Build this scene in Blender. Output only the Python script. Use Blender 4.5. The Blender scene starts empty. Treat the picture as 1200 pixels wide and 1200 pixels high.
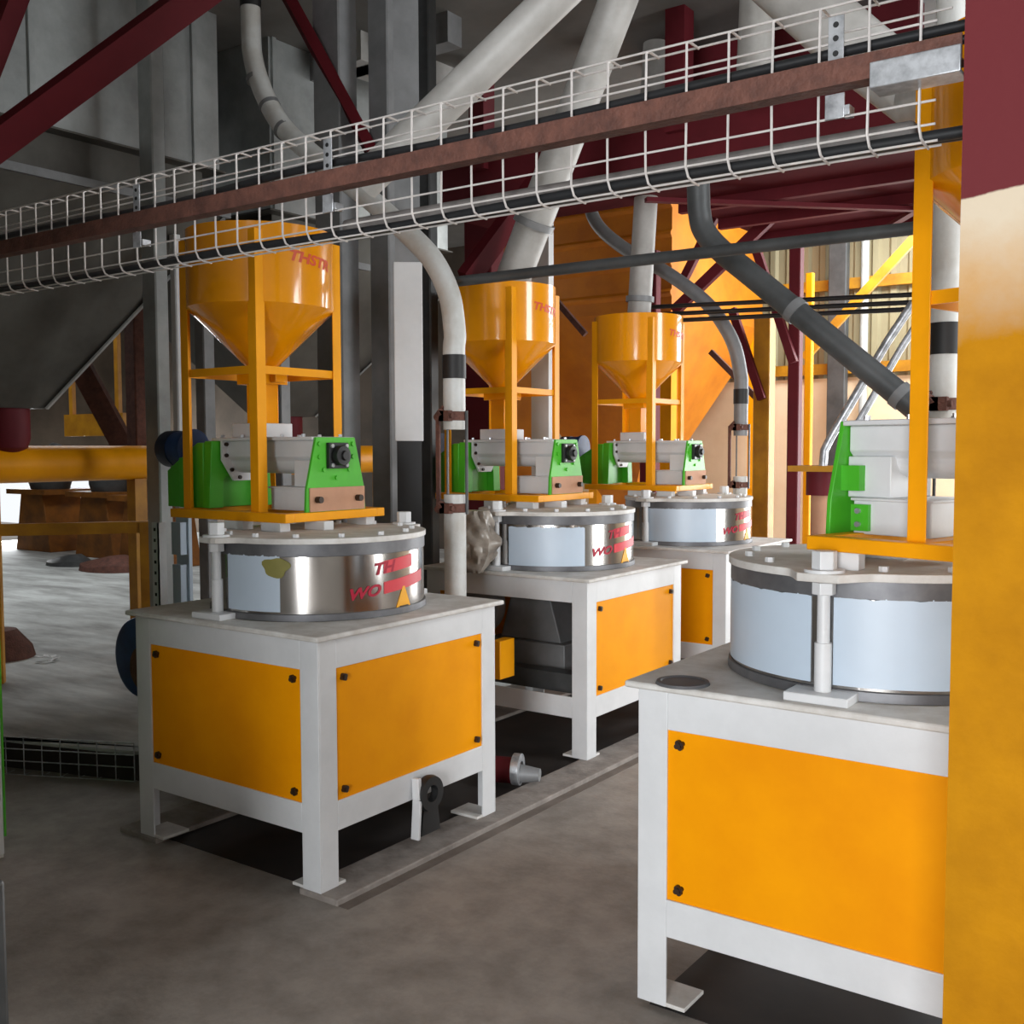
import bpy, math, random
from mathutils import Vector, Matrix
random.seed(7)
SC = bpy.context.scene
COL = SC.collection
PI = math.pi
R = math.radians

# ------------------------------------------------------------------ camera
CAM = Vector((2.7092, -2.6155, 1.6))
YAW, PIT, ROL, FPX = 2.1893, .0606, -.0028, 1236.34
fw = Vector((math.cos(PIT)*math.cos(YAW), math.cos(PIT)*math.sin(YAW), -math.sin(PIT)))
rt0 = Vector((math.sin(YAW), -math.cos(YAW), 0)); up0 = rt0.cross(fw)
rt = rt0*math.cos(ROL) + up0*math.sin(ROL)
up = up0*math.cos(ROL) - rt0*math.sin(ROL)
cd = bpy.data.cameras.new('camera'); cam = bpy.data.objects.new('camera', cd); COL.objects.link(cam)
cam.matrix_world = Matrix(((rt.x, up.x, -fw.x, CAM.x), (rt.y, up.y, -fw.y, CAM.y), (rt.z, up.z, -fw.z, CAM.z), (0, 0, 0, 1)))
cd.sensor_width = 36; cd.sensor_fit = 'HORIZONTAL'; cd.lens = 36*FPX/1200; cd.clip_start = .05; cd.clip_end = 200
SC.camera = cam

def ray(u, v): return fw + rt*((u-600)/FPX) - up*((v-600)/FPX)
def D(u, v, d): return CAM + ray(u, v)*d
def X(u, v, x): r = ray(u, v); return CAM + r*((x-CAM.x)/r.x)
def Y(u, v, y): r = ray(u, v); return CAM + r*((y-CAM.y)/r.y)
def Z(u, v, z): r = ray(u, v); return CAM + r*((z-CAM.z)/r.z)

# ------------------------------------------------------------------ materials
def lin(c):
    return tuple(((x/255)/12.92 if x/255 <= .04045 else ((x/255+.055)/1.055)**2.4) for x in c)
def mat(name, rgb, rough=.5, metal=0, var=.12, scale=6, rgb2=None, bump=0, bscale=40, spec=.5, coat=0, stretch=None, rvar=0):
    m = bpy.data.materials.new(name); m.use_nodes = True
    nt = m.node_tree; b = nt.nodes['Principled BSDF']
    b.inputs['Roughness'].default_value = rough; b.inputs['Metallic'].default_value = metal
    b.inputs['Specular IOR Level'].default_value = spec; b.inputs['Coat Weight'].default_value = coat
    b.inputs['Coat Roughness'].default_value = .08
    c1 = lin(rgb); c2 = lin(rgb2) if rgb2 else tuple(x*(1-var) for x in c1)
    tc = nt.nodes.new('ShaderNodeTexCoord'); mp = nt.nodes.new('ShaderNodeMapping')
    nt.links.new(tc.outputs['Object'], mp.inputs[0])
    if stretch: mp.inputs['Scale'].default_value = stretch
    n = nt.nodes.new('ShaderNodeTexNoise'); n.inputs['Scale'].default_value = scale; n.inputs['Detail'].default_value = 6; n.inputs['Roughness'].default_value = .62
    nt.links.new(mp.outputs[0], n.inputs['Vector'])
    cr = nt.nodes.new('ShaderNodeValToRGB'); e = cr.color_ramp.elements
    e[0].position = .36; e[1].position = .66; e[0].color = (*c1, 1); e[1].color = (*c2, 1)
    nt.links.new(n.outputs['Fac'], cr.inputs[0]); nt.links.new(cr.outputs[0], b.inputs['Base Color'])
    if rvar:
        mr = nt.nodes.new('ShaderNodeMapRange'); mr.inputs['To Min'].default_value = max(0, rough-rvar); mr.inputs['To Max'].default_value = rough+rvar
        nt.links.new(n.outputs['Fac'], mr.inputs[0]); nt.links.new(mr.outputs[0], b.inputs['Roughness'])
    if bump:
        n2 = nt.nodes.new('ShaderNodeTexNoise'); n2.inputs['Scale'].default_value = bscale; n2.inputs['Detail'].default_value = 4
        nt.links.new(mp.outputs[0], n2.inputs['Vector'])
        bp = nt.nodes.new('ShaderNodeBump'); bp.inputs['Strength'].default_value = bump; bp.inputs['Distance'].default_value = .02
        nt.links.new(n2.outputs['Fac'], bp.inputs['Height']); nt.links.new(bp.outputs[0], b.inputs['Normal'])
    return m
M = {}
M['white'] = mat('white_paint', (216, 217, 218), .42, var=.1, scale=5, bump=.03)
M['whited'] = mat('dusty_white_paint', (218, 216, 212), .6, rgb2=(192, 187, 180), scale=9, bump=.05)
M['yellow'] = mat('yellow_enamel', (243, 156, 2), .22, var=.1, scale=3, spec=.3, coat=.9)
M['yellowleg'] = mat('yellow_paint', (246, 163, 8), .38, var=.1, scale=5, spec=.3)
M['panel'] = mat('orange_yellow_panel_paint', (243, 157, 0), .5, rgb2=(232, 144, 0), scale=2.5, spec=.1)
M['olive'] = mat('worn_ochre_paint', (196, 138, 20), .5, rgb2=(160, 105, 15), scale=4)
M['gutter'] = mat('dark_floor_strip', (96, 86, 78), .8, rgb2=(118, 108, 100), scale=6)
M['undershade'] = mat('painted_shade_concrete', (46, 40, 37), .7, rgb2=(30, 26, 24), scale=4)  # dark tone stands for the shade beneath the mills
M['rubbergrey'] = mat('grey_rubber', (92, 92, 94), .6)
M['trunk'] = mat('dusty_trunking', (112, 107, 104), .6, rgb2=(92, 87, 84), scale=5)
M['slabedge'] = mat('dark_slab_edge', (58, 50, 46), .9, rgb2=(40, 34, 31), scale=5)
M['farochre'] = mat('dirty_ochre_paint', (140, 84, 16), .6, rgb2=(100, 58, 12), scale=4)
M['bin'] = mat('amber_paint_dented', (208, 126, 14), .45, rgb2=(184, 104, 10), scale=2.5)
M['green'] = mat('bright_green_paint', (76, 182, 42), .4, var=.15, scale=6)
M['dgreen'] = mat('deep_green_paint', (40, 120, 25), .5, var=.15)
M['steel'] = mat('polished_stainless', (190, 186, 182), .16, 1, var=.06, scale=3, stretch=(1, 1, .05), rvar=.05)
M['band'] = mat('brushed_grey_steel', (120, 120, 122), .5, .6, var=.2, scale=7, rgb2=(98, 98, 101))
M['film'] = mat('bluish_protective_film', (188, 202, 216), .4, var=.05, scale=4)
M['filmspot'] = mat('olive_glue_residue', (132, 126, 60), .6, scale=14)
M['galv'] = mat('galvanised_sheet', (190, 194, 193), .38, .55, rgb2=(150, 153, 152), scale=2.2, rvar=.1, bump=.06, bscale=3)
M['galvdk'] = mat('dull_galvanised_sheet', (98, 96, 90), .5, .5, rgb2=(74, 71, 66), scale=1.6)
M['greysteel'] = mat('grey_painted_steel', (132, 133, 134), .5, .1, rgb2=(112, 113, 114), scale=4)
M['greydk'] = mat('dark_grey_steel', (88, 90, 91), .45, .3, rgb2=(70, 72, 73), scale=5)
M['pipe'] = mat('scuffed_white_pipe_paint', (205, 207, 205), .45, rgb2=(186, 184, 178), scale=7, bump=.08)
M['spout'] = mat('grey_white_spout_paint', (180, 178, 174), .5, rgb2=(156, 153, 148), scale=5)
M['rust'] = mat('rusty_brown_steel', (112, 72, 60), .75, .1, rgb2=(84, 54, 46), scale=18, bump=.3, bscale=90)
M['maroon'] = mat('maroon_oxide_paint', (100, 30, 38), .6, var=.2, scale=4, spec=.2)
M['maroondk'] = mat('maroon_primer', (82, 22, 28), .85, var=.2, scale=3, spec=.08)
M['wire'] = mat('zinc_plated_wire', (226, 220, 216), .4, .25, var=.2, scale=20)
M['zinc'] = mat('zinc_plate', (205, 208, 212), .35, .6, rgb2=(150, 152, 156), scale=25)
M['black'] = mat('black_rubber', (26, 26, 27), .55, var=.2, scale=10)
M['cable'] = mat('black_cable_sheath', (34, 35, 37), .4, var=.2)
M['screw'] = mat('dark_brown_plastic_knob', (48, 28, 12), .5)
M['blue'] = mat('motor_blue_paint', (34, 72, 128), .45, rgb2=(24, 50, 96), scale=8)
M['navy'] = mat('navy_motor_paint', (28, 40, 66), .5, var=.2)
M['tan'] = mat('brown_kraft_paper', (190, 142, 112), .8, var=.1, scale=12)
M['red'] = mat('red_sticker_print', (214, 62, 72), .5, var=.08)
M['redtext'] = mat('crimson_lettering', (170, 20, 50), .5)
M['orangered'] = mat('red_hopper_lettering', (222, 78, 22), .5)
M['wtri'] = mat('warning_yellow_sticker', (244, 172, 20), .5)
M['ink'] = mat('dark_sticker_ink', (50, 40, 20), .6)
M['bag'] = mat('crumpled_grey_plastic', (172, 164, 154), .3, rgb2=(120, 110, 100), scale=9, spec=.6)
M['ceil'] = mat('grey_deck_underside', (120, 118, 114), .8, rgb2=(98, 96, 92), scale=1.2)
M['wallgrey'] = mat('grey_plaster', (150, 146, 140), .9, rgb2=(132, 128, 122), scale=1.5)
M['wallbrown'] = mat('sooty_brown_wall', (92, 80, 68), .9, rgb2=(70, 60, 50), scale=1.5)
M['cream'] = mat('cream_plaster', (243, 218, 184), .85, rgb2=(228, 200, 164), scale=1.3, bump=.06)
M['concrete_light'] = mat('pale_kerb_concrete', (150, 142, 135), .85, rgb2=(120, 112, 106), scale=9, bump=.15)

def mat_floor():
    m = mat('worn_concrete_floor', (164, 158, 152), .62, rgb2=(138, 132, 126), scale=1.1, bump=.12, bscale=26, rvar=.14)
    nt = m.node_tree; b = nt.nodes['Principled BSDF']
    tc = nt.nodes['Texture Coordinate']; cr = nt.nodes['Color Ramp']
    n = nt.nodes.new('ShaderNodeTexNoise'); n.inputs['Scale'].default_value = 5.5; n.inputs['Detail'].default_value = 8; n.inputs['Roughness'].default_value = .7
    nt.links.new(tc.outputs['Object'], n.inputs['Vector'])
    r2 = nt.nodes.new('ShaderNodeValToRGB'); r2.color_ramp.elements[0].position = .34; r2.color_ramp.elements[1].position = .62
    r2.color_ramp.elements[0].color = (.62, .6, .57, 1); r2.color_ramp.elements[1].color = (1.08, 1.05, 1.02, 1)
    mx = nt.nodes.new('ShaderNodeMix'); mx.data_type = 'RGBA'; mx.blend_type = 'MULTIPLY'; mx.inputs[0].default_value = .8
    nt.links.new(n.outputs['Fac'], r2.inputs[0]); nt.links.new(cr.outputs[0], mx.inputs[6]); nt.links.new(r2.outputs[0], mx.inputs[7])
    nt.links.new(mx.outputs[2], b.inputs['Base Color'])
    return m
M['floor'] = mat_floor()
M['slab'] = mat('flour_dusted_slab', (206, 210, 208), .75, rgb2=(146, 147, 145), scale=2.4, stretch=(.5, 1.6, 1), bump=.25, bscale=4)
def mat_column():
    # maroon above, bare cream filler band, ochre yellow below (real paint coats at fixed heights)
    m = mat('column_paint', (192, 130, 6), .7, rgb2=(170, 112, 3), scale=5, bump=.08, spec=.12)
    nt = m.node_tree; b = nt.nodes['Principled BSDF']; cr = nt.nodes['Color Ramp']; n = nt.nodes['Noise Texture']
    g = nt.nodes.new('ShaderNodeNewGeometry'); sp = nt.nodes.new('ShaderNodeSeparateXYZ'); nt.links.new(g.outputs['Position'], sp.inputs[0])
    def ma(op, a, bb):
        x = nt.nodes.new('ShaderNodeMath'); x.operation = op
        for i, q in enumerate((a, bb)):
            if isinstance(q, (int, float)): x.inputs[i].default_value = q
            else: nt.links.new(q, x.inputs[i])
        return x.outputs[0]
    def rng(val, a, c):
        x = nt.nodes.new('ShaderNodeMapRange'); x.inputs['From Min'].default_value = a; x.inputs['From Max'].default_value = c
        nt.links.new(val, x.inputs[0]); return x.outputs[0]
    def mix(f, a, bb):
        x = nt.nodes.new('ShaderNodeMix'); x.data_type = 'RGBA'; nt.links.new(f, x.inputs[0])
        for i, q in ((6, a), (7, bb)):
            if isinstance(q, tuple): x.inputs[i].default_value = (*q, 1)
            else: nt.links.new(q, x.inputs[i])
        return x.outputs[2]
    h = ma('SUBTRACT', sp.outputs['Z'], ma('MULTIPLY', ma('SUBTRACT', sp.outputs['X'], 2.23), .13))
    h2 = ma('ADD', h, ma('MULTIPLY', n.outputs['Fac'], .03))
    f1 = rng(ma('ADD', h, ma('MULTIPLY', n.outputs['Fac'], .22)), 1.9, 2.1)
    c = mix(f1, cr.outputs[0], lin((212, 196, 172)))
    c = mix(rng(h2, 2.064, 2.068), c, lin((106, 44, 48)))
    nt.links.new(c, b.inputs['Base Color'])
    return m
M['column'] = mat_column()
def mat_corr(name, rgb, rgb2):
    m = mat(name, rgb, .5, .2, rgb2=rgb2, scale=1.5, stretch=(1, 1, .3))
    return m
M['corr'] = mat_corr('corrugated_wall_sheet', (164, 154, 122), (136, 128, 102))

# ------------------------------------------------------------------ mesh builder
class MB:
    def __init__(s): s.v = []; s.f = []
    def add(s, vs, fs):
        o = len(s.v); s.v += [tuple(x) for x in vs]; s.f += [tuple(i+o for i in f) for f in fs]; return s
    def box(s, lo, hi, mtx=None):
        x0, y0, z0 = lo; x1, y1, z1 = hi
        vs = [Vector(p) for p in ((x0, y0, z0), (x1, y0, z0), (x1, y1, z0), (x0, y1, z0), (x0, y0, z1), (x1, y0, z1), (x1, y1, z1), (x0, y1, z1))]
        if mtx: vs = [mtx @ p for p in vs]
        return s.add(vs, [(0, 3, 2, 1), (4, 5, 6, 7), (0, 1, 5, 4), (1, 2, 6, 5), (2, 3, 7, 6), (3, 0, 4, 7)])
    def cbox(s, c, sz): return s.box([c[i]-sz[i]/2 for i in range(3)], [c[i]+sz[i]/2 for i in range(3)])
    def bar(s, p0, p1, w, h, upv=(0, 0, 1)):
        p0 = Vector(p0); p1 = Vector(p1); d = (p1-p0).normalized(); u = Vector(upv)
        if abs(d.dot(u)) > .98: u = Vector((0, 1, 0))
        sd = d.cross(u).normalized(); u = sd.cross(d)
        vs = []
        for p in (p0, p1):
            for a, b in ((-1, -1), (1, -1), (1, 1), (-1, 1)): vs.append(p+sd*(a*w/2)+u*(b*h/2))
        return s.add(vs, [(0, 1, 2, 3), (7, 6, 5, 4), (0, 4, 5, 1), (1, 5, 6, 2), (2, 6, 7, 3), (3, 7, 4, 0)])
    def path(s, pts, r, n=16, cap=True, inner=None):
        pts = [Vector(p) for p in pts]; N = len(pts); rings = []
        d0 = (pts[1]-pts[0]).normalized(); u = Vector((0, 0, 1)) if abs(d0.z) < .9 else Vector((1, 0, 0))
        sd = d0.cross(u).normalized()
        rr = r if isinstance(r, (list, tuple)) else [r]*N
        for i, p in enumerate(pts):
            d = (pts[min(i+1, N-1)]-pts[max(i-1, 0)]).normalized()
            sd = (sd - d*sd.dot(d)).normalized(); w = d.cross(sd)
            rings.append([p+(sd*math.cos(2*PI*k/n)+w*math.sin(2*PI*k/n))*rr[i] for k in range(n)])
        vs = [q for rg in rings for q in rg]; fs = []
        for i in range(N-1):
            for k in range(n):
                a = i*n+k; b = i*n+(k+1) % n; fs.append((a, b, b+n, a+n))
        if cap: fs.append(tuple(range(n-1, -1, -1))); fs.append(tuple((N-1)*n+k for k in range(n)))
        return s.add(vs, fs)
    def cyl(s, p0, p1, r, n=20, r1=None): return s.path([p0, p1], [r, r if r1 is None else r1], n)
    def lathe(s, prof, c=(0, 0, 0), n=64, a0=0, a1=2*PI, close=False):
        full = abs(a1-a0-2*PI) < 1e-6; cnt = n if full else n+1; vs = []
        for r, z in prof:
            for k in range(cnt):
                a = a0+(a1-a0)*k/n; vs.append((c[0]+r*math.cos(a), c[1]+r*math.sin(a), c[2]+z))
        fs = []; P = len(prof); rg = range(P if close else P-1)
        for i in rg:
            for k in range(n):
                a = i*cnt+k; b = i*cnt+(k+1) % cnt; j = ((i+1) % P)*cnt
                fs.append((a, b, j+(k+1) % cnt, j+k))
        return s.add(vs, fs)
    def prism(s, poly, o, ax, ay, n_):
        # polygon (a,b) in plane o + a*ax + b*ay, thickness vector n_
        o = Vector(o); ax = Vector(ax); ay = Vector(ay); n_ = Vector(n_); k = len(poly)
        b0 = [o+ax*a+ay*b for a, b in poly]; vs = b0+[p+n_ for p in b0]
        fs = [tuple(range(k-1, -1, -1)), tuple(range(k, 2*k))]+[(i, (i+1) % k, k+(i+1) % k, k+i) for i in range(k)]
        return s.add(vs, fs)
    def build(s, name, m, parent=None, loc=None, smooth=35, bevel=0):
        me = bpy.data.meshes.new(name); me.from_pydata(s.v, [], s.f); me.update()
        me.materials.append(m)
        import bmesh
        bm = bmesh.new(); bm.from_mesh(me); bmesh.ops.recalc_face_normals(bm, faces=bm.faces); bm.to_mesh(me); bm.free()
        if smooth:
            me.polygons.foreach_set('use_smooth', [True]*len(me.polygons)); me.set_sharp_from_angle(angle=R(smooth))
        o = bpy.data.objects.new(name, me); COL.objects.link(o)
        if parent: o.parent = parent
        if loc is not None: o.location = loc
        if bevel:
            b = o.modifiers.new('bevel', 'BEVEL'); b.width = bevel; b.segments = 2; b.limit_method = 'ANGLE'
        return o
def tag(o, label=None, cat=None, group=None, kind=None):
    if label: o['label'] = label
    if cat: o['category'] = cat
    if group: o['group'] = group
    if kind: o['kind'] = kind
    return o
def empty(name, loc, rz=0, **k):
    o = bpy.data.objects.new(name, None); COL.objects.link(o); o.location = loc; o.rotation_euler = (0, 0, rz); o.empty_display_size = .1
    return tag(o, **k)
def arc(c, r, a0, a1, n, ax, ay):
    c = Vector(c); ax = Vector(ax); ay = Vector(ay)
    return [c+ax*(r*math.cos(a0+(a1-a0)*i/n))+ay*(r*math.sin(a0+(a1-a0)*i/n)) for i in range(n+1)]
def smoothpath(pts, n=8):
    # Catmull-Rom through the points
    P = [Vector(p) for p in pts]; P = [P[0]*2-P[1]]+P+[P[-1]*2-P[-2]]; out = []
    for i in range(1, len(P)-2):
        for k in range(n):
            t = k/n; a, b, c, d = P[i-1], P[i], P[i+1], P[i+2]
            out.append(.5*((2*b)+(c-a)*t+(2*a-5*b+4*c-d)*t*t+(3*b-a-3*c+d)*t**3))
    out.append(P[-2]); return out

# text as mesh wrapped on a vertical cylinder (centre at local axis), heading ang, baseline z
def text_mesh(body, size, shear=.25):
    c = bpy.data.curves.new('t', 'FONT'); c.body = body; c.size = size; c.shear = shear; c.align_x = 'LEFT'; c.resolution_u = 3; c.offset = .0022
    o = bpy.data.objects.new('t', c); COL.objects.link(o); bpy.context.view_layer.update()
    me = bpy.data.meshes.new_from_object(o.evaluated_get(bpy.context.evaluated_depsgraph_get()))
    vs = [v.co.copy() for v in me.vertices]; fs = [tuple(p.vertices) for p in me.polygons]
    bpy.data.objects.remove(o); bpy.data.curves.remove(c); bpy.data.meshes.remove(me)
    return vs, fs
def wrap(vs, r, ang, z, x0=0, sx=1, tilt=0):
    return [(r*math.cos(ang+(x0+v.x*sx)/r), r*math.sin(ang+(x0+v.x*sx)/r), z+v.y+tilt*(x0+v.x*sx)) for v in vs]
def patch(mb, r, ang, s0, s1, z0, z1, n=10, tilt=0, th=.0012):
    # curved rectangle on a cylinder with thickness th
    vs = []
    for rr in (r, r+th):
        for zz in (z0, z1):
            for k in range(n+1):
                s_ = s0+(s1-s0)*k/n; vs.append((rr*math.cos(ang+s_/r), rr*math.sin(ang+s_/r), zz+tilt*s_))
    m = n+1; fs = []
    for k in range(n):
        fs += [(k, k+1, m+k+1, m+k), (2*m+k, 3*m+k, 3*m+k+1, 2*m+k+1), (k, 2*m+k, 2*m+k+1, k+1), (m+k, m+k+1, 3*m+k+1, 3*m+k)]
    fs += [(0, m, 3*m, 2*m), (n, 2*m+n, 3*m+n, m+n)]
    mb.add(vs, fs)

# ------------------------------------------------------------------ grinding mills
ORI = {1: (0, 0), 2: (-.063, 1.937), 3: (-.082, 3.679), 4: (2.3335, .024)}
CEN = {k: (v[0]-.53, v[1]+.53) for k, v in ORI.items()}
H = .53; LEG = .092; TH = .008
def make_mill(k, label, open_front=False, bolt0=-101, dz=0, films=(), text=True, lab_ang=0):
    cx, cy = CEN[k]
    root = empty('grinding_mill', (cx, cy, 0), label=label, cat='flour mill', group='white cabinet flour mills')
    mb = MB()
    for sx in (-1, 1):
        for sy in (-1, 1):
            # folded-plate corner legs (two flanges)
            a, b = sorted((sx*H, sx*(H-LEG))); c, d = sorted((sy*H, sy*(H-TH))); mb.box((a, c, 0), (b, d, .918))
            a, b = sorted((sx*H, sx*(H-TH))); c, d = sorted((sy*(H-TH), sy*(H-LEG))); mb.box((a, c, 0), (b, d, .918))
    for z0, z1 in ((.2065, .316), (.806, .918)):
        for s in (-1, 1):
            c, d = sorted((s*H, s*(H-TH))); mb.box((-H+LEG, c, z0), (H-LEG, d, z1)); mb.box((c, -H+LEG, z0), (d, H-LEG, z1))
    fr = mb.build('cabinet_frame', M['white'], root, bevel=.002)
    for sx in (-1, 1):
        for sy in (-1, 1):
            a, b = sorted((sx*(H-.002), sx*(H-.15))); c, d = sorted((sy*(H-.002), sy*(H-.13)))
            MB().box((a, c, 0), (b, d, .012)).build('foot_plate', M['whited'], fr, bevel=.002)
    tt = MB().box((-H-.03, -H-.03, .918), (H+.03, H+.03, .938)).build('table_top', M['whited'], root, bevel=.006)
    # panels: one part per side, four dark knobs each
    def panel(ax, nrm, off):
        q = MB(); w = H-LEG+.004; t = .004
        o = Vector(nrm)*(H-TH+.001)
        A = Vector(ax)
        q.prism([(-w, .312), (w, .312), (w, .81), (-w, .81)], o-Vector(nrm)*t, A, (0, 0, 1), Vector(nrm)*t)
        p = q.build('side_panel', M['panel'], root)
        for a in (-1, 1):
            for z in (.352, .768):
                s = MB(); c0 = o+A*(a*(w-.042))+Vector((0, 0, z))
                B = Vector((0, 0, 1))
                for j in range(4):
                    cc = c0+A*(.0075*math.cos(j*PI/2+.5))+B*(.0075*math.sin(j*PI/2+.5)); s.cyl(cc, cc+Vector(nrm)*.014, .0075, 10)
                s.cyl(c0, c0+Vector(nrm)*.018, .008, 10)
                s.build('panel_knob', M['screw'], p)
    panel((0, 1, 0), (1, 0, 0), 0); panel((0, 1, 0), (-1, 0, 0), 0); panel((1, 0, 0), (0, 1, 0), 0)
    if not open_front: panel((1, 0, 0), (0, -1, 0), 0)
    # drum
    ZT = 1.235+dz; rr = .44
    q = MB(); q.lathe([(rr+.004, .938), (rr+.004, .957), (rr, .958), (rr, ZT), (rr-.02, ZT), (rr-.02, .938)], n=96, close=True)
    dr = q.build('drum', M['steel'], root, smooth=30)
    q = MB(); q.lathe([(rr+.0005, ZT-.048), (rr+.003, ZT-.046), (rr+.003, ZT), (rr+.0005, ZT)], n=96, close=True); tag(q.build('top_band', M['band'], dr), 'dull grey band around the drum rim')
    q = MB(); q.lathe([(rr+.0045, .939), (rr+.009, .941), (rr+.007, .965), (rr+.001, .967)], n=96, close=True); q.build('base_ring', M['band'], dr)
    for a0, a1, zz0, zz1 in films:
        q = MB(); n = 40
        rnd = random.Random(k*10+int(a0)); vs = []
        for i in range(n+1):
            a = R(a0+(a1-a0)*i/n); j = .002*math.sin(i*.9)+rnd.uniform(-.002, .002)
            for r_, z_ in ((rr+.0012, zz0), (rr+.0028, zz0), (rr+.0028, zz1+j), (rr+.0012, zz1+j)): vs.append((r_*math.cos(a), r_*math.sin(a), z_))
        fs = []
        for i in range(n):
            for e in range(4): fs.append((i*4+e, i*4+(e+1) % 4, (i+1)*4+(e+1) % 4, (i+1)*4+e))
        fs += [(0, 1, 2, 3), (n*4+3, n*4+2, n*4+1, n*4)]
        q.add(vs, fs); f_ = q.build('protective_film', M['film'], dr); tag(f_, 'pale blue protective film still on the drum')
    if k == 1:
        q = MB(); n = 26; cc = R(-66); vs = [((rr+.0036)*math.cos(cc), (rr+.0036)*math.sin(cc), 1.147)]; rg = 5
        for j in range(1, rg+1):
            for i in range(n):
                a = 2*PI*i/n; w = .045*(1+.12*math.sin(3*a)+.08*math.sin(5*a+1))*j/rg; r_ = rr+.0036
                vs.append((r_*math.cos(cc+w*math.cos(a)*1.2/rr), r_*math.sin(cc+w*math.cos(a)*1.2/rr), 1.147+w*.85*math.sin(a)))
        q.add(vs, [(0, 1+i, 1+(i+1) % n) for i in range(n)]+[(1+j*n+i, 1+(j+1)*n+i, 1+(j+1)*n+(i+1) % n, 1+j*n+(i+1) % n) for j in range(rg-1) for i in range(n)])
        tag(q.build('glue_residue', M['filmspot'], dr), 'olive patch of glue where film was torn')
    if text:
        la = R(lab_ang); q = MB()
        tl = .10
        patch(q, rr+.001, la, -.075, .095, 1.115, 1.165, tilt=tl); patch(q, rr+.001, la, -.075, .20, 1.035, 1.082, tilt=tl)
        st = q.build('sticker', M['red'], dr); tag(st, 'red stickers with lettering')
        for body, x0, z in (('TH', -.128, 1.118), ('WO', -.235, 1.037)):
            vs, fs = text_mesh(body, .062 if body == 'TH' else .06)
            MB().add(wrap(vs, rr+.0026, la, z, x0, 1.25, tl), fs).build('lettering', M['redtext'], dr, smooth=0)
        q = MB(); n = 12
        def tri(sc_, r_, th, zc):
            pts = [(-.052*sc_, -.045*sc_), (.052*sc_, -.045*sc_), (.006*sc_, .05*sc_), (-.006*sc_, .05*sc_)]; vs = []
            for rr_ in (r_, r_+th):
                for a, b in pts: vs.append((rr_*math.cos(la+(a+.035)/rr), rr_*math.sin(la+(a+.035)/rr), zc+b))
            return vs, [(3, 2, 1, 0), (4, 5, 6, 7), (0, 1, 5, 4), (1, 2, 6, 5), (2, 3, 7, 6), (3, 0, 4, 7)]
        q.add(*tri(1, rr+.0015, .0015, .998)); wt = q.build('warning_triangle', M['wtri'], dr); tag(wt, 'yellow warning triangle sticker')
        q = MB(); patch(q, rr+.0035, la+.035/rr, -.028, .028, .966, .971, 6); q.build('warning_line', M['ink'], wt)
    # lid with ears at the tie bolts
    BR = .472; angs = [bolt0, bolt0+183, bolt0+120 if k == 4 else bolt0+256]
    ears = [R(a) for a in angs]; poly = []
    for i in range(180):
        a = -PI+2*PI*i/180; r_ = .449
        for e in ears:
            d = abs((a-e+PI) % (2*PI)-PI)*.46
            r_ = max(r_, .449+.075*(1 if d < .05 else max(0, 1-((d-.05)/.075))**1.6 if d < .125 else 0))
        poly.append((r_*math.cos(a), r_*math.sin(a)))
    lid = MB().prism(poly, (0, 0, ZT), (1, 0, 0), (0, 1, 0), (0, 0, .022)).build('drum_lid', M['whited'], root, smooth=25, bevel=.002)
    tag(lid, 'dusty white lid plate with bolt ears')
    for i in range(14):
        a = R(bolt0+18+i*25.7); r_ = .39
        if any(abs((a-e+PI) % (2*PI)-PI) < .12 for e in ears): continue
        c = (r_*math.cos(a), r_*math.sin(a), ZT+.022); s = MB().cyl(c, (c[0], c[1], c[2]+.014), .013, 6); s.build('lid_bolt', M['white'], lid, smooth=0)
    for a in (30, 75, 130, 200, 255, 310):
        c = Vector((-.33, .11, 0))+Vector((.0, .0, 0))
    for (x, y) in HEADPADS(k):
        MB().box((x-.06, y-.028, ZT+.022), (x+.06, y+.028, 1.295+(.03 if k == 4 else 0))).build('support_pad', M['white'], lid, bevel=.003)
    for e in ears:
        px, py = BR*math.cos(e), BR*math.sin(e)
        q = MB(); q.cyl((px, py, .94), (px, py, 1.09), .022, 20); q.cyl((px, py, 1.09), (px, py, ZT+.02), .0165, 20)
        tb = q.build('tie_bolt', M['white'], root)
        mt = Matrix.Translation((px, py, 0)) @ Matrix.Rotation(0, 4, 'Z')
        MB().box((-.085, -.06, .938), (.085, .06, .962), mt).build('base_plate', M['white'], tb, bevel=.003)
        q = MB(); q.cyl((px, py, ZT-.036), (px, py, ZT-.004), .031, 6); q.build('lower_nut', M['white'], tb, smooth=0, bevel=.002)
        q = MB(); q.cyl((px, py, ZT+.022), (px, py, ZT+.03), .052, 28); q.build('washer', M['white'], tb)
        q = MB(); q.cyl((px, py, ZT+.03), (px, py, ZT+.078), .033, 6); q.build('hex_nut', M['white'], tb, smooth=0, bevel=.002)
    return root
def HEADROT(k): return R(163) if k == 4 else 0.0
def HEADPADS(k):
    m = Matrix.Rotation(HEADROT(k), 2)
    pts = [(-.33, -.15), (-.10, -.15), (-.02, .02), (-.10, .36), (-.33, .36)]
    return [tuple(m @ Vector(p)) for p in pts if (m @ Vector(p)).length < .40]

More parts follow.
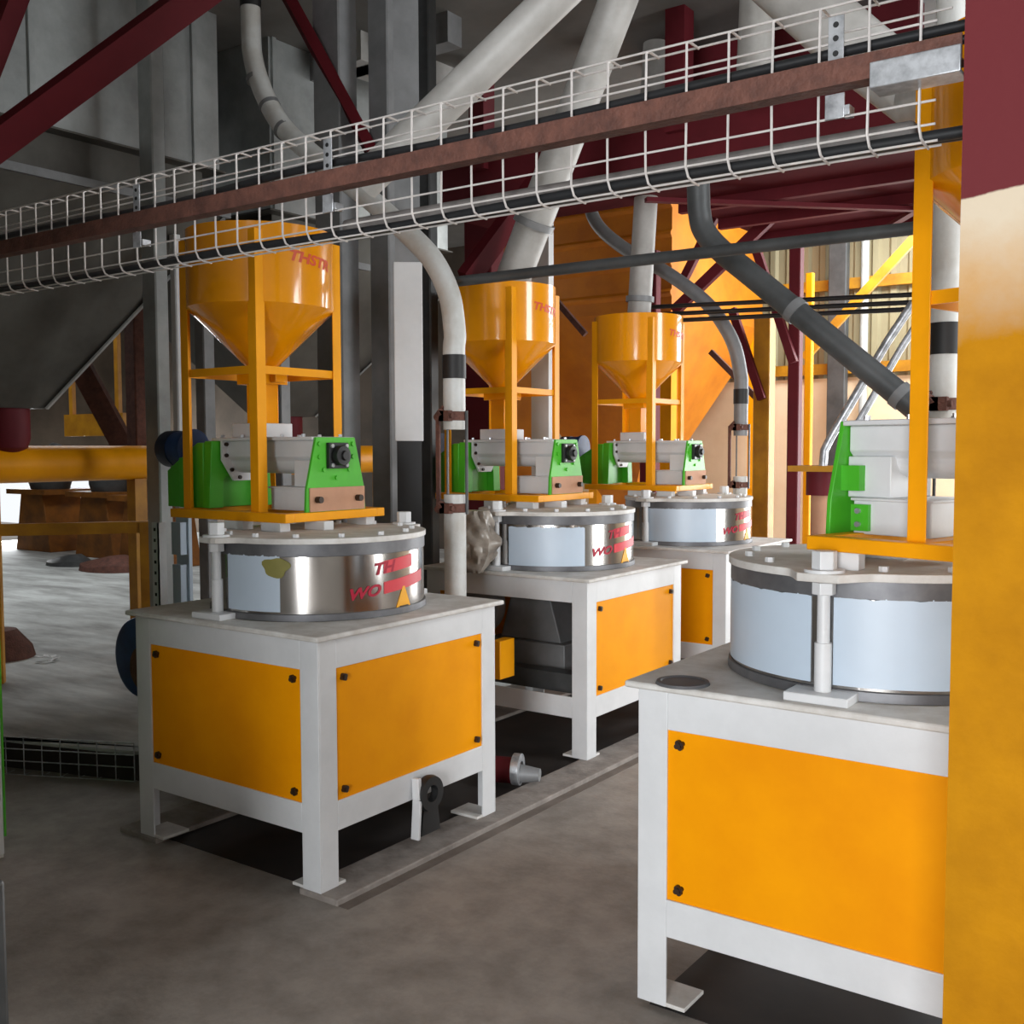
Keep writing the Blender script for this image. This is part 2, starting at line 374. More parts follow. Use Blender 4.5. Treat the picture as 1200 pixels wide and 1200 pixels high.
mills = {}
mills[1] = make_mill(1, 'mill with two closed orange panels, blue drive motor and lever, standing before a white pipe', films=[(-97, -64, .975, 1.19)])
mills[2] = make_mill(2, 'white mill with open panel-less front showing grey motor, crumpled plastic beside its drum', open_front=True, films=[(-93, -37, .955, 1.175)], lab_ang=-2)
mills[3] = make_mill(3, 'farthest white mill, by the cream wall, with pale blue film on its drum', films=[(-106, -39, .96, 1.19)], lab_ang=-3)
mills[4] = make_mill(4, 'big near mill beside the ochre column, drum almost covered in bluish film', bolt0=-92, dz=.018, films=[(-168, -98, .975, 1.207), (-90, -5, .975, 1.207)], text=False)

# main motor hanging at the -x side of each mill (only the nearest one can be seen)
m = mills[1]
q = MB(); q.lathe([(0, 0), (.15, 0), (.178, .012), (.185, .03), (.185, .10), (.17, .11), (.17, .34), (.12, .36), (0, .36)], n=40)
vs = [(-.86+x, -.30+z, .66+y) for x, y, z in q.v]; q.v = vs
mo = q.build('drive_motor', M['blue'], m); tag(mo, 'round blue motor on the side of the cabinet')
MB().box((-.72, -.2, .60), (-.53, .02, .72)).build('motor_bracket', M['greydk'], mo)
q = MB(); q.lathe([(0, 0), (.105, 0), (.105, .012), (0, .012)], n=30); q.v = [(-.80+x, -.305+z, .62+y) for x, y, z in q.v]; q.build('fan_cover_wear', M['rust'], mo)
# belt tension lever on the near mill
lv = MB(); lv.bar((.545, -.23, .28), (.56, -.30, .24), .02, .02); 
a = X(488, 912, .02) - Vector(CEN[1]+(0,)); b = X(489, 938, .03) - Vector(CEN[1]+(0,)); c = X(487, 984, .03) - Vector(CEN[1]+(0,))
lv = MB(); lv.bar(a, b, .02, .035, (1, 0, 0)); lv.bar(b, c, .014, .04, (1, 0, 0))
ob = lv.build('tension_lever', M['white'], m, bevel=.003); tag(ob, 'white lever hanging below the right panel')
cc = X(503, 929, .035) - Vector(CEN[1]+(0,))
q = MB(); q.lathe([(.034, -.018), (.068, -.018), (.072, 0), (.068, .018), (.034, .018)], n=32, close=True)
q.v = [(cc.x+z, cc.y+x, cc.z+y) for x, y, z in q.v]; q.build('lever_bearing', M['black'], ob)
q = MB(); q.prism([(-.03, -.04), (.05, -.04), (.068, -.165), (-.05, -.165)], cc+Vector((-.03, 0, 0)), (0, 1, 0), (0, 0, 1), (.03, 0, 0)); q.build('bearing_bracket', M['black'], ob)
# inside the open mill: grey motor and rail
m = mills[2]
q = MB(); q.box((-.30, -.26, .37), (.22, .16, .52)); q.prism([(-.24, .52), (.17, .52), (.10, .76), (-.17, .76)], (0, -.22, 0), (1, 0, 0), (0, 0, 1), (0, .36, 0))
im = q.build('motor_housing', M['greysteel'], m, bevel=.006); tag(im, 'grey motor seen through the open cabinet front')
MB().box((-.5, -.40, .30), (.5, -.30, .40)).box((-.5, .1, .30), (.5, .2, .40)).build('motor_rail', M['greydk'], m)
q = MB(); q.lathe([(0, 0), (.16, 0), (.17, .02), (.17, .05), (0, .05)], n=36); q.v = [(-.31+x, -.36+z, .72+y) for x, y, z in q.v]; q.build('pulley', M['greysteel'], m)
g = Y(592, 772, 1.80)-Vector((*CEN[2], 0)); q = MB(); q.box((g.x-.05, g.y-.06, g.z-.10), (g.x+.01, g.y+.07, g.z+.10)); ob = q.build('belt_guard', M['yellowleg'], m, bevel=.003); tag(ob, 'small yellow guard box at the open front')
# rubber cap on the near mill
pc = Z(800, 801, .938) - Vector(CEN[4]+(0,))
q = MB(); q.lathe([(.0, .006), (.058, .006), (.062, .009), (.073, .008), (.076, 0)], (pc.x, pc.y, .938), n=36); ob = q.build('rubber_cap', M['rubbergrey'], mills[4]); tag(ob, 'dark round cap on the table corner')
for sx, sy in ((-1, -1), (1, -1), (-1, 1), (1, 1)):
    q = MB(); q.cyl((sx*(H-.10), sy*(H-.07), -.022), (sx*(H-.10), sy*(H-.07), 0), .012, 12); q.cyl((sx*(H-.10), sy*(H-.07), -.022), (sx*(H-.10), sy*(H-.07), -.014), .03, 12)
    q.build('levelling_bolt', M['zinc'], mills[4])

# ------------------------------------------------------------------ feed hoppers on four legs
SCX, SCY = -.466, .114
def make_hopper(k, label, dz=0, hs=.25, ext=0):
    cx, cy = CEN[k]; SCX = -.55 if k == 4 else -.466; root = empty('feed_hopper', (cx, cy, dz), HEADROT(k), label=label, cat='hopper', group='yellow feed hoppers on legs')
    q = MB()
    x0, x1, y0, y1 = SCX-.284, (-.03 if k == 4 else .0), -.185, .41; z0, z1 = 1.295, 1.333
    for a, b in (((x0, y0), (x1, y0+.05)), ((x0, y1-.05), (x1, y1)), ((x0, y0+.05), (x0+.05, y1-.05)), ((x1-.05, y0+.05), (x1, y1-.05)), ((-.36, y0+.05), (-.31, y1-.05))):
        q.box((a[0], a[1], z0), (b[0], b[1], z1))
    q.build('platform_frame', M['yellowleg'], root, bevel=.003)
    RH = .325
    q = MB(); q.lathe([(RH, 2.555), (RH, 2.22), (.062, 1.96), (.062, 1.93), (.054, 1.93), (.054, 1.965), (RH-.006, 2.224), (RH-.006, 2.555)], (SCX, SCY, 0), n=80, close=True)
    hb = q.build('hopper_body', M['yellow'], root, smooth=30); tag(hb, 'glossy yellow cylinder with conical bottom')
    vs, fs = text_mesh('THSTR', .062)
    a0 = -R(163) if k == 4 else R(0)
    w = wrap(vs, RH+.002, a0, 2.392, -.12, 1.3, -.09)
    MB().add([(SCX+x, SCY+y, z) for x, y, z in w], fs).build('lettering', M['orangered'], hb, smooth=0)
    q = MB(); q.cbox((SCX, SCY, 1.915), (.17, .15, .055)); sg = q.build('slide_gate', M['yellow'], root, bevel=.003)
    q = MB(); q.box((SCX+.085, SCY-.03, 1.895), (SCX+.12, SCY+.03, 1.935)); q.build('gate_handle', M['yellow'], sg, bevel=.003)
    q = MB(); q.cbox((SCX, SCY, 1.80), (.10, .10, .19)); q.build('drop_chute', M['yellow'], root, bevel=.003)
    for sx in (-1, 1):
        for sy in (-1, 1):
            x, y = SCX+sx*hs, SCY+sy*hs
            q = MB(); t = .005; w_ = .05
            q.prism([(0, 0), (-sx*w_, 0), (-sx*w_, -sy*t), (-sx*t, -sy*t), (-sx*t, -sy*w_), (0, -sy*w_)], (x, y, 1.325), (1, 0, 0), (0, 1, 0), (0, 0, 1.195))
            q.build('leg', M['yellowleg'], root, bevel=.001)
    for p0, p1 in (((-1, -1), (1, -1)), ((1, -1), (1, 1)), ((1, 1), (-1, 1)), ((-1, 1), (-1, -1))):
        q = MB(); q.bar((SCX+p0[0]*(hs-.012), SCY+p0[1]*(hs-.012), 1.935), (SCX+p1[0]*(hs-.012), SCY+p1[1]*(hs-.012), 1.935), .008, .034); q.build('brace', M['yellowleg'], root)
    return root
make_hopper(1, 'yellow hopper with a red word under the wire tray, over the blue-motor mill')
make_hopper(2, 'middle yellow hopper, standing over the mill with the open front')
make_hopper(3, 'farthest yellow hopper, in front of the big amber bin')
make_hopper(4, 'yellow hopper stand half hidden behind the foreground column', dz=.03)

# ------------------------------------------------------------------ screw feeders under the hoppers
def make_feeder(k, label, dz=0):
    cx, cy = CEN[k]; root = empty('screw_feeder', (cx, cy, 1.333+dz), HEADROT(k), label=label, cat='screw feeder', group='green and white screw feeders')
    z = -1.333; cyf = .105
    def off(q): q.v = [(x, y, zz+z) for x, y, zz in q.v]; return q
    # trough: U section with flat top flange
    q = MB(); prof = [(-.095, 1.635), (-.095, 1.565), (-.075, 1.545)]+[(.075*math.cos(PI+PI*i/10), 1.545+.055*math.sin(PI+PI*i/10)) for i in range(1, 10)]+[(.075, 1.545), (.095, 1.565), (.095, 1.635)]
    q.prism(prof, (-.60, cyf, 0), (0, 1, 0), (0, 0, 1), (.585, 0, 0)); tr = off(q).build('trough', M['white'], root, bevel=.003)
    q = MB(); q.box((-.66, cyf-.125, 1.635), (-.012, cyf+.125, 1.65)); cv = off(q).build('trough_cover', M['white'], root, bevel=.003)
    for i in range(5):
        for s in (-1, 1):
            q = MB(); x = -.6+i*.13; q.cyl((x, cyf+s*.11, 1.65), (x, cyf+s*.11, 1.662), .009, 6); off(q).build('cover_bolt', M['zinc'], cv, smooth=0)
    q = MB(); q.prism([(-.125, 1.638), (-.125, 1.55), (-.06, 1.455), (.06, 1.455), (.125, 1.55), (.125, 1.638)], (-.60, cyf, 0), (0, 1, 0), (0, 0, 1), (.012, 0, 0))
    fl = off(q).build('end_flange', M['white'], tr)
    for y, zz in ((-.105, 1.62), (-.105, 1.57), (-.075, 1.505), (-.03, 1.47)):
        q = MB(); q.cyl((-.588, cyf+y, zz), (-.578, cyf+y, zz), .009, 8); off(q).build('flange_bolt', M['screw'], tr)
    q = MB(); q.box((SCX-.10, cyf-.085, 1.65), (SCX+.10, cyf+.095, 1.713)); off(q).build('inlet_box', M['white'], root, bevel=.004)
    # green gearbox support at the motor end
    q = MB(); q.prism([(-.185, 1.333), (-.165, 1.635), (.165, 1.635), (.185, 1.333), (.115, 1.333), (.11, 1.46), (.09, 1.475), (-.08, 1.475), (-.10, 1.46), (-.105, 1.333)], (-.66, cyf, 0), (0, 1, 0), (0, 0, 1), (.05, 0, 0))
    off(q).build('support_plate', M['green'], root, bevel=.003)
    q = MB(); q.prism([(-.66, 1.333), (-.66, 1.628), (-.70, 1.628), (-.92, 1.50), (-.92, 1.333)], (0, cyf-.175, 0), (1, 0, 0), (0, 0, 1), (0, .34, 0))
    gb = off(q).build('gear_casing', M['green'], root, bevel=.004)
    q = MB(); q.box((-.80, cyf-.20, 1.333), (-.74, cyf-.175, 1.56)); off(q).build('casing_rib', M['green'], gb, bevel=.003)
    q = MB(); q.lathe([(0, 0), (.07, 0), (.085, .02), (.085, .14), (.095, .145), (.095, .17), (0, .17)], n=36); q.v = [(-1.09+zz, cyf-.02+x, 1.60+y) for x, y, zz in q.v]
    mo = off(q).build('motor', M['blue'], root); tag(mo, 'blue feeder motor')
    q = MB(); q.lathe([(0, 0), (.078, 0), (.088, .015), (.088, .09), (0, .09)], n=36); q.v = [(-1.12+zz, cyf-.02+x, 1.60+y) for x, y, zz in q.v]; off(q).build('fan_cover', M['navy'], mo)
    q = MB(); q.box((-1.02, cyf-.08, 1.47), (-.92, cyf+.06, 1.52)); off(q).build('motor_base', M['green'], mo)
    # green trapezoid end plate with bearing
    q = MB(); q.prism([(-.178, 1.333), (-.172, 1.43), (-.115, 1.648), (.115, 1.648), (.172, 1.43), (.178, 1.333)], (-.012, cyf, 0), (0, 1, 0), (0, 0, 1), (.014, 0, 0))
    ep = off(q).build('end_plate', M['green'], root, bevel=.002)
    q = MB(); q.box((.002, cyf-.058, 1.515), (.02, cyf+.058, 1.625)); q.lathe([(.03, 0), (.042, 0), (.042, .03), (.02, .032), (.02, .045), (0, .045)], n=28)
    n0 = 8; q.v = q.v[:n0]+[(.02+zz, cyf+x, 1.57+y) for x, y, zz in q.v[n0:]]
    bg = off(q).build('bearing', M['black'], ep, bevel=.002)
    for a, b in ((-1, -1), (1, -1), (1, 1), (-1, 1)):
        q = MB(); q.cyl((.02, cyf+a*.043, 1.57+b*.041), (.028, cyf+a*.043, 1.57+b*.041), .009, 8); off(q).build('bearing_bolt', M['zinc'], ep)
    for a, zz in ((-.1, 1.62), (.1, 1.62), (-.1, 1.565), (.1, 1.565), (-.075, 1.51), (.075, 1.51), (0, 1.475)):
        q = MB(); q.cyl((.002, cyf+a, zz), (.01, cyf+a, zz), .01, 8); off(q).build('plate_bolt', M['green'], ep)
    if k != 4:
        q = MB(); q.box((.0025, cyf-.160, 1.335), (.0075, cyf+.168, 1.435)); pp = off(q).build('paper_cover', M['tan'], ep); tag(pp, 'brown paper over the lower plate')
        for s in (-.12, .12):
            q = MB(); q.cyl((.006, cyf+s, 1.385), (.034, cyf+s, 1.385), .014, 12); off(q).build('clamp_knob', M['screw'], ep)
    q = MB(); q.box((-.28, cyf-.115, 1.335), (-.045, cyf+.115, 1.43)); q.box((-.29, cyf-.125, 1.428), (-.04, cyf+.125, 1.436))
    q.box((-.15, cyf-.10, 1.436), (-.015, cyf+.10, 1.55)); ds = off(q).build('discharge_spout', M['white'], root, bevel=.003)
    if k == 4:
        for a, b, c, d in ((1.345, 1.418, -.10, -.045), (1.455, 1.525, -.07, -.012)):
            q = MB(); q.box((c, cyf+.1 if b > 1.45 else cyf+.115, a), (d, cyf+.128, b)); off(q).build('green_bracket', M['green'], ds)
        for zz in (1.363, 1.40):
            q = MB(); q.cyl((-.07, cyf+.128, zz), (-.07, cyf+.138, zz), .008, 8); off(q).build('bracket_bolt', M['zinc'], ds)
    return root
make_feeder(1, 'screw feeder with a bright green bearing plate under the hopper with red letters')
make_feeder(2, 'screw feeder behind the white vertical pipe, on the open-front mill')
make_feeder(3, 'farthest screw feeder, in shade before the cream wall')
make_feeder(4, 'white screw feeder seen from behind, beside the ochre column', dz=.024)

# ------------------------------------------------------------------ discharge pipes with inspection gap
def make_pipe(k, label, upper, x, y, zbot=-.02, broken=True, shade='pipe'):
    root = empty('discharge_pipe', (x, y, 0), label=label, cat='pipe', group='clamped discharge pipes')
    r = .054
    MB().cyl((0, 0, zbot), (0, 0, 1.375), r, 28).build('lower_pipe', M['pipe'], root)
    up_ = [(0, 0, 1.69), (0, 0, 1.9), (0, 0, 2.08)]+upper
    MB().path([up_[0]]+smoothpath(up_[1:], 6), r, 28).build('upper_pipe', M[shade], root)
    MB().lathe([(r-.001, 1.935), (r+.004, 1.936), (r+.004, 2.049), (r-.001, 2.05)], n=32).build('black_band', M['black'], root)
    for zc in (1.755, 1.31):
        q = MB(); q.lathe([(r, -.022), (r+.006, -.02), (r+.006, .02), (r, .022)], (0, 0, zc), n=32)
        for a in (0, 1): q.box((-.03+a*.0, -r-.03, zc-.025), (.0+a*.03, -r, zc+.025))
        q.cyl((-.045, -r-.015, zc), (.045, -r-.015, zc), .013, 10); q.cyl((-.06, -r-.006, zc-.01), (-.02, -r-.02, zc+.02), .02, 10)
        q.build('clamp', M['rust'], root)
    q = MB(); b = -.078
    q.bar((b, -.03, 1.30), (b, -.03, 1.765), .022, .012, (0, 1, 0)); q.bar((b, -.03, 1.76), (-.03, -.045, 1.80), .02, .012); q.bar((b, -.03, 1.31), (-.03, -.045, 1.30), .02, .012)
    q.build('strap_bar', M['rust'], root)
    q = MB(); q.cyl((.066, .01, 1.28), (.066, .01, 1.78), .008, 10); q.cyl((-.02, -.03, 1.30), (-.02, -.03, 1.76), .006, 8); q.build('tie_rod', M['greydk'], root)
    return root
P0 = (-.497, 1.41)
UP = [(p.x-P0[0], p.y-P0[1], p.z) for p in (Y(533, 390, 1.41), Y(527, 347, 1.41), Y(511, 311, 1.41), Y(490, 285, 1.41), Y(440, 239, 1.41), Y(390, 200, 1.41), Y(345, 163, 1.41), Y(324, 138, 1.41), Y(308, 106, 1.41), Y(297, 70, 1.41), Y(294, 30, 1.41))]
UP.append((UP[-1][0], UP[-1][1], 4.5))
pp = make_pipe(1, 'white pipe with a black band rising beside the nearest drum', UP, *P0)
for i, t in enumerate((.18, .40, .60)):
    pass
q = MB(); x_, y_, z_ = UP[-2]; q.cyl((x_, y_, 4.02), (x_, y_, 4.14), .058, 28); q.build('black_band', M['black'], pp)
for u, v, t in ((301, 92, (.3, 0, -1)), (316, 124, (.6, 0, -1)), (333, 152, (1, 0, -.9))):
    c = Y(u, v, 1.41)-Vector((P0[0], P0[1], 0)); t = Vector(t).normalized(); q = MB(); q.cyl(c-t*.012, c+t*.012, .058, 28); q.build('weld_collar', M['greysteel'], pp)
P3 = (-.598, 5.09)
UP3 = [(p.x-P3[0], p.y-P3[1], p.z) for p in (Y(868, 440, 5.09), Y(862, 410, 5.09), Y(850, 384, 5.09), Y(828, 355, 5.09), Y(785, 322, 5.09), Y(730, 290, 5.09), Y(700, 263, 5.09), Y(690, 235, 5.09), Y(686, 200, 5.09))]
make_pipe(3, 'grey bent pipe with open clamp rods beside the farthest drum', UP3, *P3, shade='greysteel')
P4 = D(1106, 465, 3.86); make_pipe(4, 'white pipe with rusty clamp, behind the ochre column edge', [(0, 0, 2.2), (0, 0, 2.6), (-.0, 0, 3.0), (0, 0, 3.6), (0, 0, 4.5)], P4.x, P4.y)

# feed spouts coming down from the deck into the hoppers
def spout(name, pts, r, label, m='spout', collars=()):
    root = MB().path(pts, r, 32).build(name, M[m])
    tag(root, label, 'spout', 'feed spouts from the upper deck')
    pts = [Vector(p) for p in pts]
    for t in collars:
        a, b = pts[0], pts[1]; c = a.lerp(b, t); d = (b-a).normalized(); q = MB(); q.cyl(c-d*.02, c+d*.02, r+.018, 32); q.build('collar', M['greysteel'], root)
    return root
h1 = Vector((CEN[1][0]+SCX, CEN[1][1]+SCY, 2.60)); h2 = Vector((CEN[2][0]+SCX, CEN[2][1]+SCY, 2.58)); h3 = Vector((CEN[3][0]+SCX, CEN[3][1]+SCY, 2.58))
t1 = D(648, 0, 3.95); s1 = D(425, 215, 4.25); t1 = s1+(t1-s1)*((4.36-s1.z)/(t1.z-s1.z))
spout('feed_spout', [t1, s1], .072, 'fat pale spout slanting down behind the wire tray to the nearest hopper')
t2 = Y(722, 0, 2.5); t2 = h2+(t2-h2)*((4.42-h2.z)/(t2.z-h2.z))
spout('feed_spout', [t2, h2+Vector((.06, -.02, -.05))], .105, 'steep pale spout ending in the middle hopper', collars=(.80,))
t3 = Y(771, 0, 4.32)
spout('feed_spout', [t3, h3+Vector((-.0, 0, -.05))], .086, 'upright pale spout with a ring, entering the farthest hopper', collars=(.93,))
c4 = Matrix.Rotation(R(163), 2) @ Vector((-.55, SCY)); h4 = Vector((CEN[4][0]+c4.x, CEN[4][1]+c4.y, 2.6))
spout('feed_spout', [D(860, -70, 4.2), D(1010, 62, 3.9), D(1085, 118, 3.75), h4], .115, 'pale spout at upper right crossing behind the tray bracket')
spout('feed_spout', [Y(890, -70, 3.4), Y(882, 110, 3.4)], .10, 'short upright grey stub beneath the deck, over the tray')

# ------------------------------------------------------------------ wire cable tray on a rusty angle
TY = -.44; x0, x1 = -2.6, 2.17
q = MB(); rw = .0026
for z, y in ((2.495, TY), (2.42, TY), (2.345, TY), (2.27, TY), (2.225, TY), (2.198, TY+.02), (2.4975, TY+.05), (2.482, TY+.115), (2.196, TY+.05)):
    q.cyl((x0, y, z), (x1, y, z), rw, 6)
x = x1-.03; i = 0
while x > x0:
    bl = .005*math.sin(i*1.7)
    q.path([(x+.002, TY+.055, 2.497), (x, TY+.012, 2.499), (x+.001, TY-.004, 2.49), (x+bl*.3, TY-.004, 2.345), (x, TY-.004, 2.225), (x+.002, TY+.006, 2.203), (x+.004, TY+.02, 2.196), (x+.004, TY+.055, 2.194)], .003, 6); x -= .1; i += 1
tray = q.build('wire_tray', M['wire']); tag(tray, 'long zinc wire mesh tray carrying cables across the hall', 'cable tray')
for u in (160, 386, 981):
    p = Y(u, 100, TY); z0 = 2.36
    q = MB(); q.box((p.x-.016, TY-.012, 2.36), (p.x+.016, TY-.008, 2.47)); q.box((p.x-.016, TY-.030, 2.36), (p.x+.016, TY-.008, 2.366)); q.build('clip_plate', M['zinc'], tray, bevel=.001)
    q = MB()
    for zz in (2.395, 2.425, 2.452): q.cyl((p.x, TY-.0135, zz), (p.x, TY-.011, zz), .006, 10)
    q.build('clip_hole', M['black'], tray)
    q = MB(); q.box((p.x-.02, TY-.014, 2.265), (p.x+.02, TY-.01, 2.315)); q.box((p.x+.012, TY-.012, 2.27), (p.x+.03, TY+.02, 2.29)); q.build('clip_plate', M['zinc'], tray, bevel=.001)
MBr = MB(); MBr.prism([(0, 0), (.047, 0), (.047, .005), (.005, .005), (.005, .05), (0, .05)], (x0-.2, TY-.055, 2.318), (0, 1, 0), (0, 0, 1), (2.228-x0+.2, 0, 0))
rb = MBr.build('support_angle', M['rust']); tag(rb, 'long rusty brown steel angle running in front of the wire tray', 'steel angle')
q = MB(); q.prism([(0, .006), (0, .05), (-.006, .05), (-.006, 0), (.06, 0), (.06, .006)], (2.06, TY-.0555, 2.296), (0, 1, 0), (0, 0, 1), (.168, 0, 0))
wb = q.build('bracket_plate', M['zinc'], bevel=.002); tag(wb, 'shiny zinc bracket joining the rusty angle to the column', 'bracket')
# cables and conduits in the tray
def cable(name, pts, r, label, m='cable', cat='cable', group=None, n=12):
    o = MB().path(pts, r, n).build(name, M[m]); return tag(o, label, cat, group)
def wav(y, z, r, ph, amp=.006): return [(x0+(2.45-x0)*i/40, y+amp*math.sin(i*.7+ph), z+amp*math.sin(i*.5+ph*2)) for i in range(41)]
cable('power_cable', wav(TY+.025, 2.405, .011, 1), .011, 'black cable hung below the second wire of the tray, upper of its run')
cable('power_cable', wav(TY+.045, 2.388, .009, 3, .004), .009, 'thinner black cable just behind the upper one in the tray')
cable('power_cable', wav(TY+.030, 2.212, .0125, 2, .004), .0125, 'thick black cable lying along the bottom of the wire tray')
cable('power_cable', wav(TY+.062, 2.215, .011, 5, .004), .011, 'black cable at the back of the tray floor')
a = Y(405, 270, TY+.10); b = Y(1075, 143, TY+.10)
q = MB(); q.box((a.x, TY+.08, a.z-.028), (b.x, TY+.125, a.z+.028)); tag(q.build('steel_trunking', M['trunk'], bevel=.012), 'grey steel trunking running behind the lower half of the wire tray', 'trunking')

# horizontal and slanting conduits behind
a = Y(548, 322, 1.58); b = Y(1090, 270, 1.58)
cable('conduit_pipe', [(a.x-.15, a.y, b.z-.0+.02), (8.6, b.y, b.z)], .026, 'long level grey pipe passing above the yellow hoppers', 'greydk', 'pipe')
pts = [Y(818, 205, 1.85), Y(819, 245, 1.85), Y(824, 268, 1.85), Y(842, 291, 1.85), Y(880, 322, 1.85), Y(980, 403, 1.85), Y(1078, 482, 1.85), Y(1120, 516, 1.85)]
pts = [pts[0]]+smoothpath(pts[1:5], 6)+pts[5:]
o = cable('slanting_pipe', pts, .052, 'thick grey pipe slanting down to the right behind the near hopper leg', 'greydk', 'pipe', n=24)
for u, v in ((932, 364), (1056, 464)):
    c = Y(u, v, 1.85); d = (pts[-1]-pts[-2]).normalized(); MB().cyl(c-d*.02, c+d*.02, .058, 24).build('pipe_joint', M['greysteel'], o)
for j, (dv, g) in enumerate(((0, 'uppermost'), (9, 'middle'), (17, 'lowest'))):
    a = Y(760, 360+dv, 4.95); b = Y(1075, 345+dv, 4.95)
    cable('black_conduit', [a, b, Vector((8.6, 4.95, b.z))], .017, 'thin black conduit crossing before the cream wall, %s of three' % g, 'cable', 'conduit', None)
q = [D(1070, 355, 5.3), D(1040, 400, 5.35), D(974, 512, 5.5), D(966, 528, 5.5), D(964, 552, 5.5)]
cable('white_tube', q, .022, 'thin bright tube with a bend standing on the small brown plate', 'zinc', 'tube')
q = [D(1086, 362, 5.35), D(1056, 408, 5.4), D(1005, 496, 5.5), D(990, 520, 5.5)]
cable('white_tube', q, .018, 'second thin tube running parallel on its right side', 'zinc', 'tube')
a = D(935, 549, 5.5); b = D(988, 549, 5.5); 
tb = empty('tube_stand', (0, 0, 0), label='small brown plate on a maroon drum under the bright tube', cat='stand')
q = MB(); c = D(962, 549, 5.55); q.cbox(c, (.28, .22, .03)); q.build('plate', M['olive'], tb)
q = MB(); q.cyl(c-Vector((0, 0, .015)), c-Vector((0, 0, .14)), .075, 24); q.build('drum_collar', M['maroon'], tb)
q = MB(); q.cyl(c-Vector((0, 0, .14)), Vector((c.x, c.y, -.05)), .05, 20); q.build('post', M['tan'], tb)

# ------------------------------------------------------------------ foreground column
q = MB(); q.box((2.238, -.52, -.05), (2.56, -.50, 4.5)); q.box((2.232, -.22, -.05), (2.56, -.20, 4.5)); q.box((2.385, -.5, -.05), (2.405, -.22, 4.5))
o = q.build('column_foreground', M['column']); tag(o, 'big steel column, maroon above, bare cream strip, ochre below', 'column', kind='structure')

# ------------------------------------------------------------------ room shell
def struct(name, q, m, label=None, **k): return tag(q.build(name, M[m], **k), label, None, None, 'structure')
FZ = -.022
struct('floor', MB().box((-24, -9, -.30), (9, 10, FZ)), 'floor')
q = MB(); q.box((-.95, .06, -.04), (-.11, 5.0, FZ+.002)); q.box((1.30, .05, -.04), (2.30, 1.02, FZ+.002)); struct('floor_shade', q, 'undershade')  # thin dark plates, shade under the mills painted into the floor
q = MB(); q.box((-.11, -.004, -.05), (.085, 5.2, 0)).box((-1.2, -.004, -.05), (-.95, 5.2, 0)); struct('kerb_plinth', q, 'concrete_light', bevel=.006)
q = MB(); q.box((.086, -.0, -.06), (.135, 5.2, FZ+.0015)); struct('floor_gutter', q, 'gutter')  # narrow darker strip along the outer side of the plinth
zs = .12
P = [Z(-260, 846, zs), Z(5, 866, zs), Z(155, 881, zs)]
q = MB(); poly = [(-14, -1.2), (-3.2, -.1)]+[(p.x, p.y) for p in P]+[(-1.55, .62), (-1.45, 1.0), (-1.45, 9.4), (-14, 9.4)]
q.prism(poly, (0, 0, -.05), (1, 0, 0), (0, 1, 0), (0, 0, zs+.05)); struct('floor_platform', q, 'slab', bevel=.02)
q = MB()
for a_, b_ in zip(poly[:-3], poly[1:-2]): q.bar((a_[0], a_[1], .03), (b_[0], b_[1], .03), .016, .15)
struct('trim_2', q, 'slabedge')  # dark brown strip along the platform edge
struct('ceiling', MB().box((-14, -9, 4.5), (-8.5, 10, 4.7)).box((-6.7, -9, 4.5), (-.7, 10, 4.7)).box((-.7, -9, 4.5), (1.9, 6.8, 4.7)).box((-.7, 7.9, 4.5), (1.9, 10, 4.7)).box((1.9, -9, 4.5), (3.8, 10, 4.7)).box((3.8, -9, 4.5), (5.4, -1.3, 4.7)).box((3.8, 2.5, 4.5), (5.4, 10, 4.7)).box((5.4, -9, 4.5), (9, 10, 4.7)).box((-8.5, -9, 4.5), (-6.7, .6, 4.7)).box((-8.5, 5.8, 4.5), (-6.7, 10, 4.7)), 'ceil')  # ceiling gaps added for the roof fill lamps
# right wall with two big daylight openings, rear wall, back wall with opening, left wall with opening
def wall_y(y, t, x0, x1, z0, z1, holes):
    q = MB(); xs = x0
    for a, b, c, d in sorted(holes):
        q.box((xs, y, z0), (a, y+t, z1));
        if c > z0: q.box((a, y, z0), (b, y+t, c))
        if d < z1: q.box((a, y, d), (b, y+t, z1))
        xs = b
    return q.box((xs, y, z0), (x1, y+t, z1))
def wall_x(x, t, y0, y1, z0, z1, holes):
    q = wall_y(0, 1, y0, y1, z0, z1, holes); q.v = [(x+b*t, a, c) for a, b, c in q.v]; return q
struct('wall_right', wall_x(8.6, .2, -9, 10, -.05, 4.5, [(2.2, 4.4, -.05, 4.3)]), 'wallgrey')
struct('wall_rear', wall_y(-9, .2, -14, 9, -.05, 4.5, [(-1.9, -1.0, .6, 3.2), (2.6, 5.4, -.05, 3.6)]), 'wallgrey')
YB = 9.5
zd = Y(930, 445, YB).z
struct('wall_back', wall_y(YB, .2, -5.2, 9, -.05, zd, [(.10, 2.6, -.05, zd)]), 'cream')
struct('wall_back_left', MB().box((-14, YB, -.05), (-5.2, YB+.2, 4.5)), 'wallbrown')
